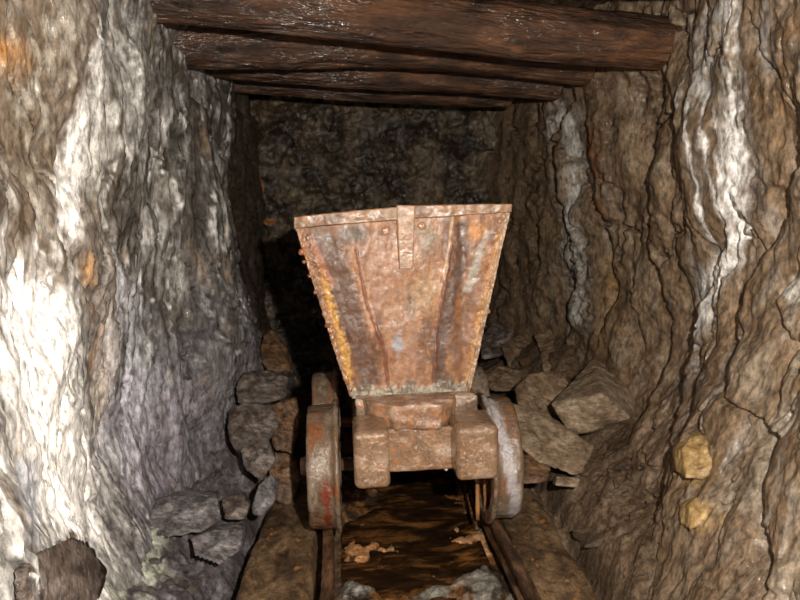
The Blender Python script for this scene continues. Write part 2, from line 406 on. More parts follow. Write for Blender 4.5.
# ---- back wall
gx, gz = np.meshgrid(np.linspace(-1.3, 1.2, 300), np.linspace(-.35, 2.15, 300))
yb = 4.62+.12*fbm(gx*2, gz*2, 5, 3)+.06*np.abs(fbm(gx*6, gz*6, 6, 4))+.02*fbm(gx*20, gz*20, 7, 4)+.03*saw(gx*3+gz*2+fbm(gx*3, gz*3, 2, 3))
n1 = fbm(gx*5, gz*5, 3, 4); n2 = fbm(gx*14, gz*14, 8, 3)
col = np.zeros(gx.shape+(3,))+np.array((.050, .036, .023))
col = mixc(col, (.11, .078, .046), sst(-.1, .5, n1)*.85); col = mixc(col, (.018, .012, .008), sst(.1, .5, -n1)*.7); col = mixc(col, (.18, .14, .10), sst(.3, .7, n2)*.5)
def bx(px, py, rx, ry):
    p = W(px, py, 4.6); return np.exp(-(((gx-p.x)/(rx*4.6/F))**2+((gz-p.z)/(ry*4.6/F))**2))
col = mixc(col, (.35, .12, .03), sst(.4, .7, bx(258, 188, 7, 10)+.2*n2)); col = mixc(col, (.25, .10, .03), sst(.4, .7, bx(268, 222, 8, 5)+.2*n2))
wet = .3+.9*sst(-.1, .4, fbm(gx*4, gz*4, 33, 3))
wb = gridmesh('wall_back', gx, yb, gz, M_DARK, col, wet, flip=False); wb['kind'] = 'structure'

# ---- ceiling
gx, gy = np.meshgrid(np.linspace(-1.35, 1.3, 200), np.linspace(-.9, 5.0, 400))
cz = 1.93+.05*fbm(gx*2, gy*2, 5, 3)+.03*fbm(gx*7, gy*7, 2, 4)+.01*fbm(gx*25, gy*25, 2, 3)
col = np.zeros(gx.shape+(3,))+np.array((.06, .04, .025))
ce = gridmesh('ceiling', gx, gy, cz, M_DARK, col, cz*0+.2, flip=True); ce['kind'] = 'structure'

# ---- floor
FP = []   # (X,Y,Z)
for yy in (-.9, .5, 1.5, 2.2, 2.7, 3.4, 4.2, 5): FP += [(0, yy, -.13), (-.28, yy, -.12), (.28, yy, -.12)]
for p in [(215,598,-.10),(240,540,-.06)]: w = WZ(*p); FP.append(tuple(w))
for p in [(150,500,2.5),(185,545,2.3),(150,580,2.05),(230,470,2.9),(255,420,3.1),(262,370,3.35),(280,440,3.05)]: w = W(*p); FP.append((w.x, w.y, w.z-.03))
for p in [(590,598,-.09),(560,540,-.07)]: w = WZ(*p); FP.append(tuple(w))
for p in [(640,560,2.0),(600,500,2.4),(640,470,2.4),(560,480,2.65),(700,560,1.78),(670,598,1.85),(540,420,3.2),(520,360,3.8),(600,410,3.0),(530,330,4.2)]: w = W(*p); FP.append((w.x, w.y, w.z-.01))
FP += [(-1.2, 1.6, .25), (-1.2, 3.5, .5), (1.2, 1.5, .45), (1.2, 3, .5), (-1.2, .2, .1), (1.2, .2, .2), (-1.0, 4.8, .3), (1, 4.8, .4)]
baseF = tps([(p[0], p[1]) for p in FP], [p[2] for p in FP], 5e-4)
q = np.concatenate([1/np.linspace(1/1.0, 1/5.0, 330)])[::1]
Ys = np.concatenate([np.linspace(-.9, .97, 30), q]); gx, gy = np.meshgrid(np.linspace(-1.35, 1.35, 420), Ys)
fz = baseF(gx, gy)
side = sst(.42, .62, np.abs(gx+.02))
bedm = 1-sst(.24, .30, np.abs(gx))
left = (gx < 0)
rub = fbm(gx*6, gy*6, 3, 3)
# angular rubble relief from creased noise
cell = np.abs(fbm(gx*11, gy*9, 7.7, 2))
fz = fz+side*(.035*rub+.05*np.where(left, 1, .35)*(.25-cell)+.010*fbm(gx*30, gy*30, 2, 4))+.004*fbm(gx*60, gy*60, 2, 3)+(1-side)*(.020*fbm(gx*8, gy*14, 4, 4)+.007)
fz = fz-side*(~left)*.02*saw(gx*5-gy*4+1.2*fbm(gx*4, gy*4, 6, 3), .1)
n1 = fbm(gx*7, gy*4, 3, 4); n2 = fbm(gx*22, gy*14, 8, 4); n3 = fbm(gx*3, gy*3, 12, 3)
col = np.zeros(gx.shape+(3,))+np.array((.13, .085, .05))
col = mixc(col, (.075, .047, .027), sst(-.1, .5, n1)*.7); col = mixc(col, (.20, .15, .10), sst(.3, .7, n2)*.5)
col = mixc(col, (.085, .075, .085), left*side*.85); col = mixc(col, (.20, .19, .21), left*side*sst(.1, .6, n2)*.7)
wlx = WZ(130, 570, 0.05)
col = mixc(col, (.45, .46, .38), left*sst(.35, .7, np.exp(-((gx-wlx.x)**2/.012+(gy-wlx.y)**2/.12))+.3*n2)*.8)
# track bed silt: black slime with ochre and pale lime scum
col = mixc(col, (.030, .020, .012), bedm*.9)
och = sst(.02, .35, n1+.5*n2)
col = mixc(col, (.26, .11, .03), bedm*och*.75)
def fb(px, py, rx, ry, z=-.1):
    p = WZ(px, py, z); p2 = WZ(px, py+ry, z); p3 = WZ(px+rx, py, z)
    return np.exp(-(((gx-p.x)/abs(p3.x-p.x))**2+((gy-p.y)/abs(p2.y-p.y))**2))
col = mixc(col, (.62, .30, .12), bedm*sst(.35, .7, fb(362, 548, 30, 10)+.8*n2))
col = mixc(col, (.62, .32, .15), bedm*sst(.35, .7, fb(468, 536, 24, 14)+.8*n2))
col = mixc(col, (.24, .23, .20), bedm*sst(.4, .7, fb(350, 592, 22, 14)+.9*n2))
col = mixc(col, (.22, .21, .18), bedm*sst(.4, .7, fb(480, 585, 26, 20)+.9*n2)*.8)
col = mixc(col, (.22, .21, .18), bedm*sst(.4, .7, fb(430, 592, 30, 8)+.5*n2)*.8)
wet = bedm*.9+.35*sst(0, .5, n1)*(1-bedm)+left*side*.5
raise_ = np.maximum.reduce([fb(362, 548, 24, 9), fb(468, 536, 20, 12), fb(350, 592, 20, 12), fb(480, 585, 24, 18), .8*fb(430, 592, 30, 8)])
fz = fz+bedm*(.034*np.clip(1.35*raise_+.35*n2+.25*n1, 0, 1)-.018*np.clip(fb(405, 575, 34, 14)+fb(410, 510, 60, 22), 0, 1))
fz = fz-.10*np.exp(-((gx-np.interp(gy, [1.3, 3.1], [.515, .525]))/.03)**2)*(gy < 3.1)*(.5+.5*sst(-.3, .2, fbm(gy*5, gx*0, 3, 2)+.2))
fz = fz-.07*np.exp(-((gx+np.interp(gy, [1.3, 2.9], [.66, .57]))/.03)**2)*(gy < 3)
fl = gridmesh('floor', gx, gy, fz, M_FLOOR, col, wet, flip=False); fl['kind'] = 'structure'

# puddle: a shallow sheet of water lying between the rails
M_WATER = surf('puddle_water', (.010, .006, .003), (.026, .012, .005), (.20, .085, .025), freq=8, stretch=(.6, 1.3, 1), rough=(.03, .12), bump=.12, bfreq=30, bdist=.002, bump2=.1, spec=.6)
bm = bmesh.new()
bmesh.ops.create_cube(bm, size=1, matrix=Matrix.Translation((-.02, 3.0, -.139))@Matrix.Diagonal((.50, 2.6, .06, 1)))
bmesh.ops.recalc_face_normals(bm, faces=bm.faces)
pud = link('puddle', bm2me(bm, 'puddle', False), M_WATER)
tag(pud, 'dark puddle of water with orange scum between the rails under the cart', 'puddle', kind='stuff')

# ------------------------------------------------------------------ timbers
M_LOG = surf('wet_log', (.020, .008, .0035), (.065, .026, .010), (.15, .065, .027), freq=9, stretch=(.35, 1.2, 1.2), rough=(.28, .55), bump=1, bfreq=70, bdist=.009, bump2=1, spec=.5, coat=1, coatr=.21, glint=46, gd=1.1)
M_LOGEND = surf('log_end_grain', (.16, .07, .03), (.30, .15, .07), (.42, .24, .12), freq=30, rough=(.4, .7), bump=.6, bfreq=160)
M_PLANK = surf('muddy_timber', (.055, .032, .016), (.135, .082, .042), (.24, .155, .085), freq=9, stretch=(1.2, .7, 1), rough=(.3, .6), bump=1, bfreq=80, bdist=.006, bump2=.9, spec=.5, speck=((.36, .15, .045), 22, .63), coat=.4)
M_RAIL = surf('rusted_rail', (.022, .012, .007), (.06, .03, .015), (.14, .075, .04), freq=20, stretch=(1, .3, 1), rough=(.25, .5), bump=.7, bfreq=120, bdist=.003)

def log(p0, p1, r0, r1, seed, label, seg=120, n=260):
    d = (p1-p0); L = d.length; ux = d.normalized(); uz = Vector((0, 0, 1)); uy = uz.cross(ux).normalized(); uz = ux.cross(uy)
    t = np.linspace(0, 1, n); a = np.linspace(0, 2*math.pi, seg+1)[:-1]
    T, A = np.meshgrid(t, a, indexing='ij')
    ca, sa = np.cos(A), np.sin(A); x = T*L
    r = r0+(r1-r0)*T
    d0 = .06*fbm(x*1.5+seed, ca*.8, sa*.8+seed, 3)+.05*fbm(x*3+seed, ca*2.5, sa*2.5, 3)+.06*np.abs(fbm(x*2.2+seed, ca*7, sa*7, 3))*-1+.03*fbm(x*10, ca*12, sa*12+seed, 3)
    # knots
    for k in range(4):
        kx = L*(.15+.7*((seed*.37+k*.29) % 1)); ka = (seed*1.7+k*2.1) % (2*math.pi)
        dd = ((x-kx)/.035)**2+(np.angle(np.exp(1j*(A-ka)))*r0/.03)**2
        d0 = d0+.14*np.exp(-dd)
    R = r*(1+d0)
    sag = .010*np.sin(np.pi*T)+.012*np.sin(T*5+seed)
    me = bpy.data.meshes.new('log')
    P = np.array(p0)[None, None]+x[..., None]*np.array(ux)+(R*ca)[..., None]*np.array(uy)+(R*sa+sag)[..., None]*np.array(uz)
    # local frame: keep the grain along local X
    Lc = np.stack([x, R*ca, R*sa+sag], -1).reshape(-1, 3)
    i = np.arange(n*seg).reshape(n, seg); j = np.roll(i, -1, 1)
    f = np.stack([i[:-1], i[1:], j[1:], j[:-1]], -1).reshape(-1, 4)
    verts = Lc.tolist(); faces = f.tolist()
    me.from_pydata(verts, [], faces); me.polygons.foreach_set('use_smooth', np.ones(len(faces), bool)); me.update()
    root = empty('roof_beam', p0); root.matrix_world = Matrix(((ux.x, uy.x, uz.x, p0.x), (ux.y, uy.y, uz.y, p0.y), (ux.z, uy.z, uz.z, p0.z), (0, 0, 0, 1)))
    bm = bmesh.new(); bm.from_mesh(me); bmesh.ops.recalc_face_normals(bm, faces=bm.faces); bm.to_mesh(me); bm.free()
    o = link('log', me, M_LOG, root)
    # cut ends
    for e, k in ((0, 0), (1, n-1)):
        bm = bmesh.new(); ring = [Lc[k*seg+m] for m in range(seg)]
        prev = None; sgn = 1 if e else -1
        for q in range(8):
            sc = 1.0-q/8; cur = []
            for m in range(seg):
                p = Vector(ring[m]); c = Vector((ring[m][0], 0, sag[k, 0])); v = c+(p-c)*sc
                v.x += sgn*(.004+.004*math.sin(q*3.3+m*.1)+(.006 if q else -.004)); cur.append(bm.verts.new(v))
            if prev:
                for m in range(seg): bm.faces.new((prev[m], prev[(m+1) % seg], cur[(m+1) % seg], cur[m]))
            prev = cur
        bm.faces.new(prev); bmesh.ops.recalc_face_normals(bm, faces=bm.faces)
        link('cut_end', bm2me(bm, 'cut_end'), M_LOGEND, root)
    tag(root, label, 'roof beam', 'log beams holding up the tunnel roof')
    return root
log(W(105,-9,2.52), W(662,43,2.86), .094, .096, 1.3, 'thickest wet brown log across the roof, in front, with sawn right end showing')
log(W(160,40,3.0), W(587,62,3.3), .090, .088, 5.1, 'wet brown roof log just behind the thickest front log')
log(W(195,58,3.45), W(557,87,3.62), .076, .074, 9.4, 'thin brown roof log between the second log and the rearmost log')
log(W(200,78,3.9), W(509,96,4.05), .074, .070, 14.2, 'rearmost and smallest roof log, above the dark back wall')
log(W(150,-95,2.25), W(775,-20,2.5), .09, .09, 21.7, 'dark roof log at the very top edge of the photo, mostly cut off')

def beamY(name, quad, z0, z1, mat, label, cat, seed, bow=0, res=.012):
    """long timber along the track; quad = ((x0,x1) at y0), ((x0,x1) at y1)"""
    (a0, a1, y0), (b0, b1, y1) = quad
    me = rbox((1, 1, 1), .02, .02, name=name)
    # rebuild as long box with even grid
    w = (a1-a0+b1-b0)/2; L = y1-y0; H = z1-z0
    me = rbox((w, L, H), min(.018, H*.3), res, name=name)
    co = coords(me); t = (co[:, 1]/L+.5); u = co[:, 0]/w+.5
    xx = (a0+(b0-a0)*t)*(1-u)+(a1+(b1-a1)*t)*u
    co = np.stack([xx, y0+t*L, (z0+z1)/2+co[:, 2]], -1)
    co[:, 2] += .010*fbm(co[:, 0]*10, co[:, 1]*3, seed, 3)+.006*fbm(co[:, 0]*30, co[:, 1]*6, seed, 3); co[:, 0] += .010*fbm(co[:, 2]*9, co[:, 1]*5, seed+4, 3)
    setco(me, co); o = link(name, me, mat); 
    return tag(o, label, cat)
a = WZ(216,598,-.02); bq = WZ(313,598,-.02)
beamY('track_timber', ((a.x, bq.x, 1.3), (-.53, -.36, 2.95)), -.16, -.02, M_PLANK, 'broad mud-covered timber lying outside the left rail', 'timber', 3)
a = WZ(527,598,0); bq = WZ(588,598,0)
beamY('track_timber', ((a.x+.012, bq.x+.01, 1.3), (.315, .49, 3.1)), -.17, .0, M_PLANK, 'broad mud-covered timber lying outside the right rail', 'timber', 8)
# inner sleepers are buried; the rails
def rail(x, label, seed):
    prof = [(-.020, -.075), (-.020, -.066), (-.006, -.056), (-.006, -.024), (-.016, -.018), (-.017, -.003), (-.012, 0), (.012, 0), (.017, -.003), (.016, -.018), (.006, -.024), (.006, -.056), (.020, -.066), (.020, -.075)]
    bm = bmesh.new(); rows = []; n = 240
    for k in range(n+1):
        y = 1.0+3.6*k/n; rows.append([bm.verts.new((x+TX+px_+.003*math.sin(y*6+seed), y, z+.012)) for px_, z in prof])
    for k in range(n):
        for i in range(len(prof)):
            j = (i+1) % len(prof); bm.faces.new((rows[k][i], rows[k][j], rows[k+1][j], rows[k+1][i]))
    bm.faces.new(rows[0]); bm.faces.new(rows[-1][::-1]); bmesh.ops.recalc_face_normals(bm, faces=bm.faces)
    me = bm2me(bm, 'rail', False); noisy(me, .0015, 30, seed)
    o = link('rail', me, M_RAIL); tag(o, label, 'rail', None); return o
RX = .295; TX = -.019
rail(-RX, 'dark rusty rail running under the left wheels of the cart', 1)
rail(RX-.010, 'dark rusty rail running under the right wheels of the cart', 2)
# ------------------------------------------------------------------ the cart
cart = empty('mine_cart', (0, 2.75, 0))
tag(cart, 'rusty iron mine cart with a tapering hopper standing on the track', 'mine cart')
OFF = Vector((0, 2.75, 0))
def part(name, me, mat, parent=cart, label=None):
    if parent is cart:
        co = coords(me); setco(me, co-np.array(OFF))
    o = link(name, me, mat, parent)
    if label: o['label'] = label
    return o
def rustcol(co, seed=0, base=(.30, .17, .10)):
    x, y, z = co[:, 0], co[:, 1], co[:, 2]
    a = fbm(x*12+seed, y*12, z*12, 4); b_ = fbm(x*40, y*40+seed, z*40, 3)
    c = np.zeros((len(co), 3))+np.array(base)
    c = mixc(c, (.12, .05, .025), sst(-.05, .45, a)*.8); c = mixc(c, (.40, .15, .035), sst(.2, .5, b_)*.5); c = mixc(c, (.36, .25, .17), sst(.25, .6, -a)*.4)
    return c
YP = 2.46
TL, TR, BR, BL = [W(*p, YP) for p in ((297,222),(508,210),(466,392),(352,398))]
nu, nv = 260, 240
u, v = np.meshgrid(np.linspace(0, 1, nu), np.linspace(0, 1, nv))
def bil(u, v, dy=0):
    bot = np.array(BL)[None, None]*(1-u[..., None])+np.array(BR)*u[..., None]
    top = np.array(TL)[None, None]*(1-u[..., None])+np.array(TR)*u[..., None]
    P = bot*(1-v[..., None])+top*v[..., None]; P[..., 1] += dy; return P
P = bil(u, v)
PX, PZ = P[..., 0], P[..., 2]
def pl(pts, hard=1.0):
    q = sorted([(W(p[0], p[1], YP).z, W(p[0], p[1], YP).x, p[2]*YP/F) for p in pts]); q = np.array(q)
    xc = np.interp(PZ, q[:, 0], q[:, 1]); w = np.interp(PZ, q[:, 0], q[:, 2])
    e = sst(q[0, 0]-.02, q[0, 0]+.01, PZ)*(1-sst(q[-1, 0]-.01, q[-1, 0]+.02, PZ))
    return np.exp(-np.abs((PX-xc+.004*fbm(PX*40, PZ*20, 2, 3))/w)**(2*hard))*e
def pb(px, py, rx, ry):
    p = W(px, py, YP); return np.exp(-(((PX-p.x)*F/YP/rx)**2+((PZ-p.z)*F/YP/ry)**2))
m1 = fbm(PX*14, PZ*4, 3, 4); m2 = fbm(PX*40, PZ*12, 6, 4); m3 = fbm(PX*45, PZ*45, 9, 4); m4 = fbm(PX*9, PZ*8, 19, 4); m5 = fbm(PX*90, PZ*70, 29, 3)
pc = np.zeros(PX.shape+(3,))+np.array((.27, .122, .055))
pc = mixc(pc, (.36, .19, .105), sst(0, .5, m4)*.6); pc = mixc(pc, (.12, .052, .026), sst(-.05, .45, m1)*.75)
pc = mixc(pc, (.42, .19, .06), sst(.15, .5, m2)*.5); pc = mixc(pc, (.09, .07, .06), sst(.3, .6, m3)*.4)
def S(m, c, a=1, k=.3):
    global pc
    pc = mixc(pc, c, sst(.12, .95, m*1.25+(k+.2)*(m3*.7+m2*.5+m5*.5))*a*sst(.02, .2, m))
S(pl([(325,235,14),(342,290,18),(360,350,14),(372,385,10)]), (.10, .045, .025), .95, .1)
S(pl([(385,240,26),(392,300,24),(405,350,16),(412,388,12)]), (.33, .175, .105), .7, .1)
S(pb(320, 235, 14, 14), (.12, .06, .04), .7)
S(pl([(463,222,7),(460,262,8),(450,300,8),(440,345,7),(437,385,6)], 1.3), (.095, .05, .035), .95)
S(pl([(478,240,6),(474,280,7),(462,330,7),(455,370,5)]), (.16, .085, .05), .7)
S(pb(352, 235, 16, 9), (.10, .085, .07), .8); S(pb(412, 300, 6, 18), (.12, .09, .06), .6); S(pb(428, 238, 10, 14), (.16, .12, .07), .7)
S(pb(385, 260, 26, 16), (.36, .19, .12), .6); S(pb(425, 290, 16, 22), (.45, .28, .14), .5)
S(pl([(322,270,3),(332,310,4),(345,350,4),(350,385,4)]), (.48, .25, .05), .9, .8)
S(pl([(312,240,4),(320,262,5),(332,285,4)]), (.35, .14, .07), .8)
S(pl([(500,235,5),(490,290,6),(480,330,5),(470,385,6)]), (.46, .22, .06), .8, .8)
S(pb(475, 232, 7, 9), (.50, .22, .07), .9); S(pl([(487,232,3),(478,260,4),(468,290,4)]), (.36, .33, .28), .7, .5)
S(pb(398, 345, 5, 10), (.33, .33, .36), .95, .35); S(pl([(358,262,3),(366,300,4),(374,330,4)]), (.50, .28, .17), .8)
rl = pl([(356,250,1.6),(366,300,2),(377,330,2),(385,350,2),(388,388,2)]); S(rl, (.15, .045, .028), .8)
rl2 = pl([(452,245,1.5),(444,290,2),(436,335,2),(434,385,2)]); S(rl2, (.13, .045, .03), .75)
S(pl([(453,215,1.5),(448,250,1.5),(444,280,1.5)]), (.52, .36, .22), .8)
S(1-sst(.0, .12, v), (.36, .24, .15), .6); 
S(np.exp(-((u-.0)/.02)**2)+np.exp(-((u-1)/.02)**2), (.38, .24, .15), .5)
disp = .003*m1+.0006*m3+.0035*m4+.003*(rl+rl2)+.003*pl([(322,270,4),(345,350,5)])*m3-.006*np.exp(-((PX-W(463,300,YP).x)/.02)**2)
S(np.exp(-((v-.02)/.03)**2), (.33, .30, .24), .8, .5); S(np.exp(-((v-.05)/.04)**2)*sst(0, .4, m1), (.10, .08, .06), .7, .4)
crust = .8*np.exp(-(v/.05)**2)*np.clip(m3+.4, 0, 1)*.012+(np.exp(-((u)/.035)**2)+.7*np.exp(-((1-u)/.03)**2))*np.clip(m3+.2, 0, 1)*.010
Pf = P.copy(); Pf[..., 1] -= disp+crust
# thick plate: front grid wraps to the back
edge = []
Xf, Yf_, Zf = Pf[..., 0], Pf[..., 1], Pf[..., 2]
X2 = np.concatenate([Xf[:, :1], Xf, Xf[:, -1:]], 1); Y2 = np.concatenate([Yf_[:, :1]+.012, Yf_, Yf_[:, -1:]+.012], 1); Z2 = np.concatenate([Zf[:, :1], Zf, Zf[:, -1:]], 1)
c2_ = np.concatenate([pc[:, :1], pc, pc[:, -1:]], 1)
X2 = np.concatenate([X2[:1], X2, X2[-1:]], 0); Z2 = np.concatenate([Z2[:1], Z2, Z2[-1:]], 0)
Y2 = np.concatenate([Y2[:1]*0+YP+.012, Y2, Y2[-1:]*0+YP+.012], 0); c2_ = np.concatenate([c2_[:1], c2_, c2_[-1:]], 0)
ep = gridmesh('end_plate', X2-OFF.x, Y2-OFF.y, Z2-OFF.z, M_RUST, c2_, np.clip(.04+0*X2, 0, 1), flip=False, parent=cart)
ep['label'] = 'streaked rusty front plate of the hopper, brown with orange edges'

def mcol(me, seed=0, base=(.30, .17, .10), wet=.5):
    co = coords(me); setattrs(me, rustcol(co, seed, base), np.full(len(co), wet)); return me
# hopper body: two sloping sides, rear plate, floor - open topped shell
YR = 3.34
def slab(A, B, Cc, D, th, nrm, name, n=30, m=30):
    """thick quad"""
    bm = bmesh.new(); g = {}
    nrm = Vector(nrm).normalized()*th
    for s_ in (0, 1):
        for i in range(n+1):
            for j in range(m+1):
                p = (A.lerp(B, i/n)).lerp(D.lerp(Cc, i/n), j/m)+nrm*s_; g[s_, i, j] = bm.verts.new(p)
    for s_ in (0, 1):
        for i in range(n):
            for j in range(m): bm.faces.new((g[s_, i, j], g[s_, i+1, j], g[s_, i+1, j+1], g[s_, i, j+1]))
    for i in range(n):
        bm.faces.new((g[0, i, 0], g[0, i+1, 0], g[1, i+1, 0], g[1, i, 0])); bm.faces.new((g[0, i, m], g[0, i+1, m], g[1, i+1, m], g[1, i, m]))
    for j in range(m):
        bm.faces.new((g[0, 0, j], g[0, 0, j+1], g[1, 0, j+1], g[1, 0, j])); bm.faces.new((g[0, n, j], g[0, n, j+1], g[1, n, j+1], g[1, n, j]))
    bmesh.ops.recalc_face_normals(bm, faces=bm.faces); return bm2me(bm, name)
def atY(p, y, dx=0, dz=0): return Vector((p.x+dx, y, p.z+dz))
i_ = .012; y0 = YP+.013
for (b_, t_, sg) in ((BL, TL, 1), (BR, TR, -1)):
    me = slab(atY(b_, y0, sg*i_), atY(b_, YR, sg*i_), atY(t_, YR, sg*i_), atY(t_, y0, sg*i_), .008, (sg, 0, .3), 'hopper_side'); noisy(me, .003, 8); part('hopper_side', mcol(me, 3), M_RUST)
me = slab(atY(BL, YR, .02), atY(BR, YR, -.02), atY(TR, YR, -.02), atY(TL, YR, .02), .008, (0, 1, 0), 'rear_plate'); part('rear_plate', mcol(me, 4), M_RUST)
me = slab(atY(BL, y0, .02), atY(BL, YR, .02), atY(BR, YR, -.02), atY(BR, y0, -.02), .008, (0, 0, 1), 'hopper_floor'); part('hopper_floor', mcol(me, 5), M_RUST)

# rim band along the top of the plate (dented) and the side edging
def ribbon(pts, y, w, th, name, seed, amp=.003, fr=30):
    """pts: [(px,py_top,py_bottom)] ; band standing proud of the plate"""
    n = 160; m = 10; xs = np.linspace(0, len(pts)-1, n); arr = np.array([[*W(p[0], p[1], y), *W(p[3] if len(p) > 3 else p[0], p[2], y)] for p in pts])
    A = np.stack([np.interp(xs, np.arange(len(pts)), arr[:, k]) for k in range(6)], 1)
    bm = bmesh.new(); rows = []
    for k in range(n):
        a = Vector(A[k, :3]); c = Vector(A[k, 3:]); row = []
        for q in range(m+1): row.append(a.lerp(c, q/m)+Vector((0, -th, 0)))
        for q in range(3): row.append(c+Vector((0, -th+(w+th)*(q+1)/3, 0)))
        for q in range(3): row.append(c.lerp(a, (q+1)/3)+Vector((0, w, 0)))
        for q in range(2): row.append(a+Vector((0, w-(w+th)*(q+1)/3, 0)))
        rows.append([bm.verts.new(p) for p in row])
    L = len(rows[0])
    for k in range(n-1):
        for q in range(L): bm.faces.new((rows[k][q], rows[k][(q+1) % L], rows[k+1][(q+1) % L], rows[k+1][q]))
    bm.faces.new(rows[0]); bm.faces.new(rows[-1]); bmesh.ops.recalc_face_normals(bm, faces=bm.faces)
    me = bm2me(bm, name); noisy(me, amp, fr, seed, 3); return me
me = ribbon([(294,217,229),(320,214,226),(360,210,223),(396,207,220),(397,205,219),(440,205,217),(480,204,214),(511,204,212)], YP, .03, .016, 'rim_band', 5, .002, 40)
part('rim_band', mcol(me, 8, (.24, .135, .07), .2), M_RUST)
me = ribbon([(295,226,226,299),(307,264,264,311),(325,320,320,329),(338,362,362,342),(350,396,396,354)], YP, .02, .006, 'edge_strip', 9, .0035, 60)
part('edge_strip', mcol(me, 18, (.28, .14, .07), .3), M_RUST)
me = ribbon([(506,212,212,510),(496,255,255,500),(483,315,315,487),(473,360,360,477),(464,394,394,469)], YP, .02, .006, 'edge_strip', 19, .003, 60)
part('edge_strip', mcol(me, 28, (.36, .24, .15), .3), M_RUST)
# hanging strap in the middle
me = ribbon([(396,206,206,415),(397,230,230,414),(398,250,250,413),(399,262,262,413),(399,268,268,412)], YP, .004, .021, 'strap', 3, .0015, 40)
part('strap', mcol(me, 33, (.34, .21, .14), .2), M_RUST)
def dome(px, py, y, r, flat=.5, seed=0, name='rivet'):
    bm = bmesh.new(); bmesh.ops.create_icosphere(bm, subdivisions=3, radius=r); p = W(px, py, y)
    for v_ in bm.verts: v_.co = Vector((v_.co.x, v_.co.y*flat, v_.co.z))+p
    me = bm2me(bm, name); noisy(me, r*.22, 1/r*1.2, seed, 2); return me
for (px, py, r) in ((386,231,.014),(422,226,.013),(306,227,.009),(500,221,.009),(346,300,.004),(403,262,.008)):
    part('rivet', mcol(dome(px, py, YP-.004, r, .5, px), px, (.36, .20, .12)), M_RUST)
for (px, py, r) in ((295,252,.011),(296,246,.008),(303,276,.007),(309,292,.008),(317,314,.007),(321,325,.011),(326,343,.006),(488,311,.009),(297,262,.006),(402,208,.007),(445,206,.006),(306,218,.008),(352,213,.007),(480,206,.005)):
    part('rust_nodule', mcol(dome(px+(7 if px < 330 and py > 240 else 0), py, YP, r, .9, px+1, 'rust_nodule'), px, (.32, .12, .06), .8), M_RUST)
# lower crust ledge where plate meets the chassis
M_MUDIRON = surf('mud_coated_iron', glint=70, gd=.7, coatr=.2, freq=30, bump=.8, bfreq=130, bdist=.003, bump2=.5, rough=(.16, .36), var=(.75, 1.2), spec=.6)
def mud(me, seed=0, base=(.27, .155, .09), mix=.75, wet=.9):
    co = coords(me); x, y, z = co.T
    a = fbm(x*14+seed, y*14, z*14, 4); b_ = fbm(x*50, y*50+seed, z*50, 3)
    c = np.zeros((len(co), 3))+np.array(base)
    c = mixc(c, np.array(base)*.6, sst(0, .5, a)*mix); c = mixc(c, (.44, .32, .24), sst(.2, .6, -a)*mix); c = mixc(c, (.40, .15, .04), sst(.35, .6, b_)*mix*.8)
    setattrs(me, c, np.full(len(co), wet)); return me
def blockpx(x0, x1, y_t, y_b, Yf, depth, r, res, name, amp=.002, seed=0, fr=20):
    a = W(x0, y_t, Yf); b_ = W(x1, y_b, Yf); cx = (a.x+b_.x)/2; cz = (a.z+b_.z)/2
    me = rbox((abs(b_.x-a.x), depth, abs(a.z-b_.z)), r, res, (cx, Yf+depth/2, cz), name); noisy(me, amp, fr, seed, 3); return me
# headstock
part('headstock', mud(blockpx(356, 496, 431, 467, 2.30, .13, .006, .006, 'headstock', .002, 3), 3), M_MUDIRON)
# buffers
part('buffer', mud(blockpx(353, 391, 433, 489, 2.17, .20, .020, .004, 'buffer', .0015, 5), 5, (.225, .135, .08), .45, 1.0), M_MUDIRON)
part('buffer', mud(blockpx(456, 500, 428, 480, 2.18, .20, .020, .004, 'buffer', .0015, 7), 7, (.225, .135, .08), .45, 1.0), M_MUDIRON)
# ledge plate between hopper and headstock
part('ledge_plate', mud(blockpx(356, 478, 400, 424, 2.405, .10, .008, .005, 'ledge_plate', .006, 9), 9, (.22, .15, .10), 1.0, .8), M_MUDIRON)
# half-octagonal socket
def prism(pts, z0, z1, name, n=8, taper=1.0):
    bm = bmesh.new(); rows = []; cx = sum(p[0] for p in pts)/len(pts); cy = sum(p[1] for p in pts)/len(pts)
    dense = []
    for k in range(len(pts)):
        p, q_ = pts[k], pts[(k+1) % len(pts)]
        for s_ in range(14): dense.append((p[0]+(q_[0]-p[0])*s_/14, p[1]+(q_[1]-p[1])*s_/14))
    for k in range(n+1):
        f_ = k/n; sc = taper+(1-taper)*f_; rows.append([bm.verts.new((cx+(x-cx)*sc, cy+(y-cy)*sc, z0+(z1-z0)*f_)) for x, y in dense])
    L = len(dense)
    for k in range(n):
        for i in range(L): bm.faces.new((rows[k][i], rows[k][(i+1) % L], rows[k+1][(i+1) % L], rows[k+1][i]))
    for R_, z in ((rows[0], z0), (rows[-1], z1)):
        prev = R_
        for q_ in range(1, 8):
            cur = [bm.verts.new((cx+(v_.co.x-cx)*(1-q_/8), cy+(v_.co.y-cy)*(1-q_/8), z)) for v_ in R_]
            for i in range(L): bm.faces.new((prev[i], prev[(i+1) % L], cur[(i+1) % L], cur[i]))
            prev = cur
        bm.faces.new(prev)
    bmesh.ops.recalc_face_normals(bm, faces=bm.faces); return bm2me(bm, name)
zt = W(420, 406, 2.28).z; zb = W(420, 431, 2.28).z
xs = [W(p, 410, 2.33).x for p in (363, 392, 441, 458)]
oct_ = [(xs[0], 2.42), (xs[0]+.01, 2.36), (xs[1], 2.295), (xs[2], 2.29), (xs[3], 2.35), (xs[3]+.005, 2.43)]
me = prism(oct_, zb, zt, 'socket', 10, .93); noisy(me, .007, 24, 4, 5)
part('socket', mud(me, 4, (.30, .17, .105), 1.0, .9), M_MUDIRON)
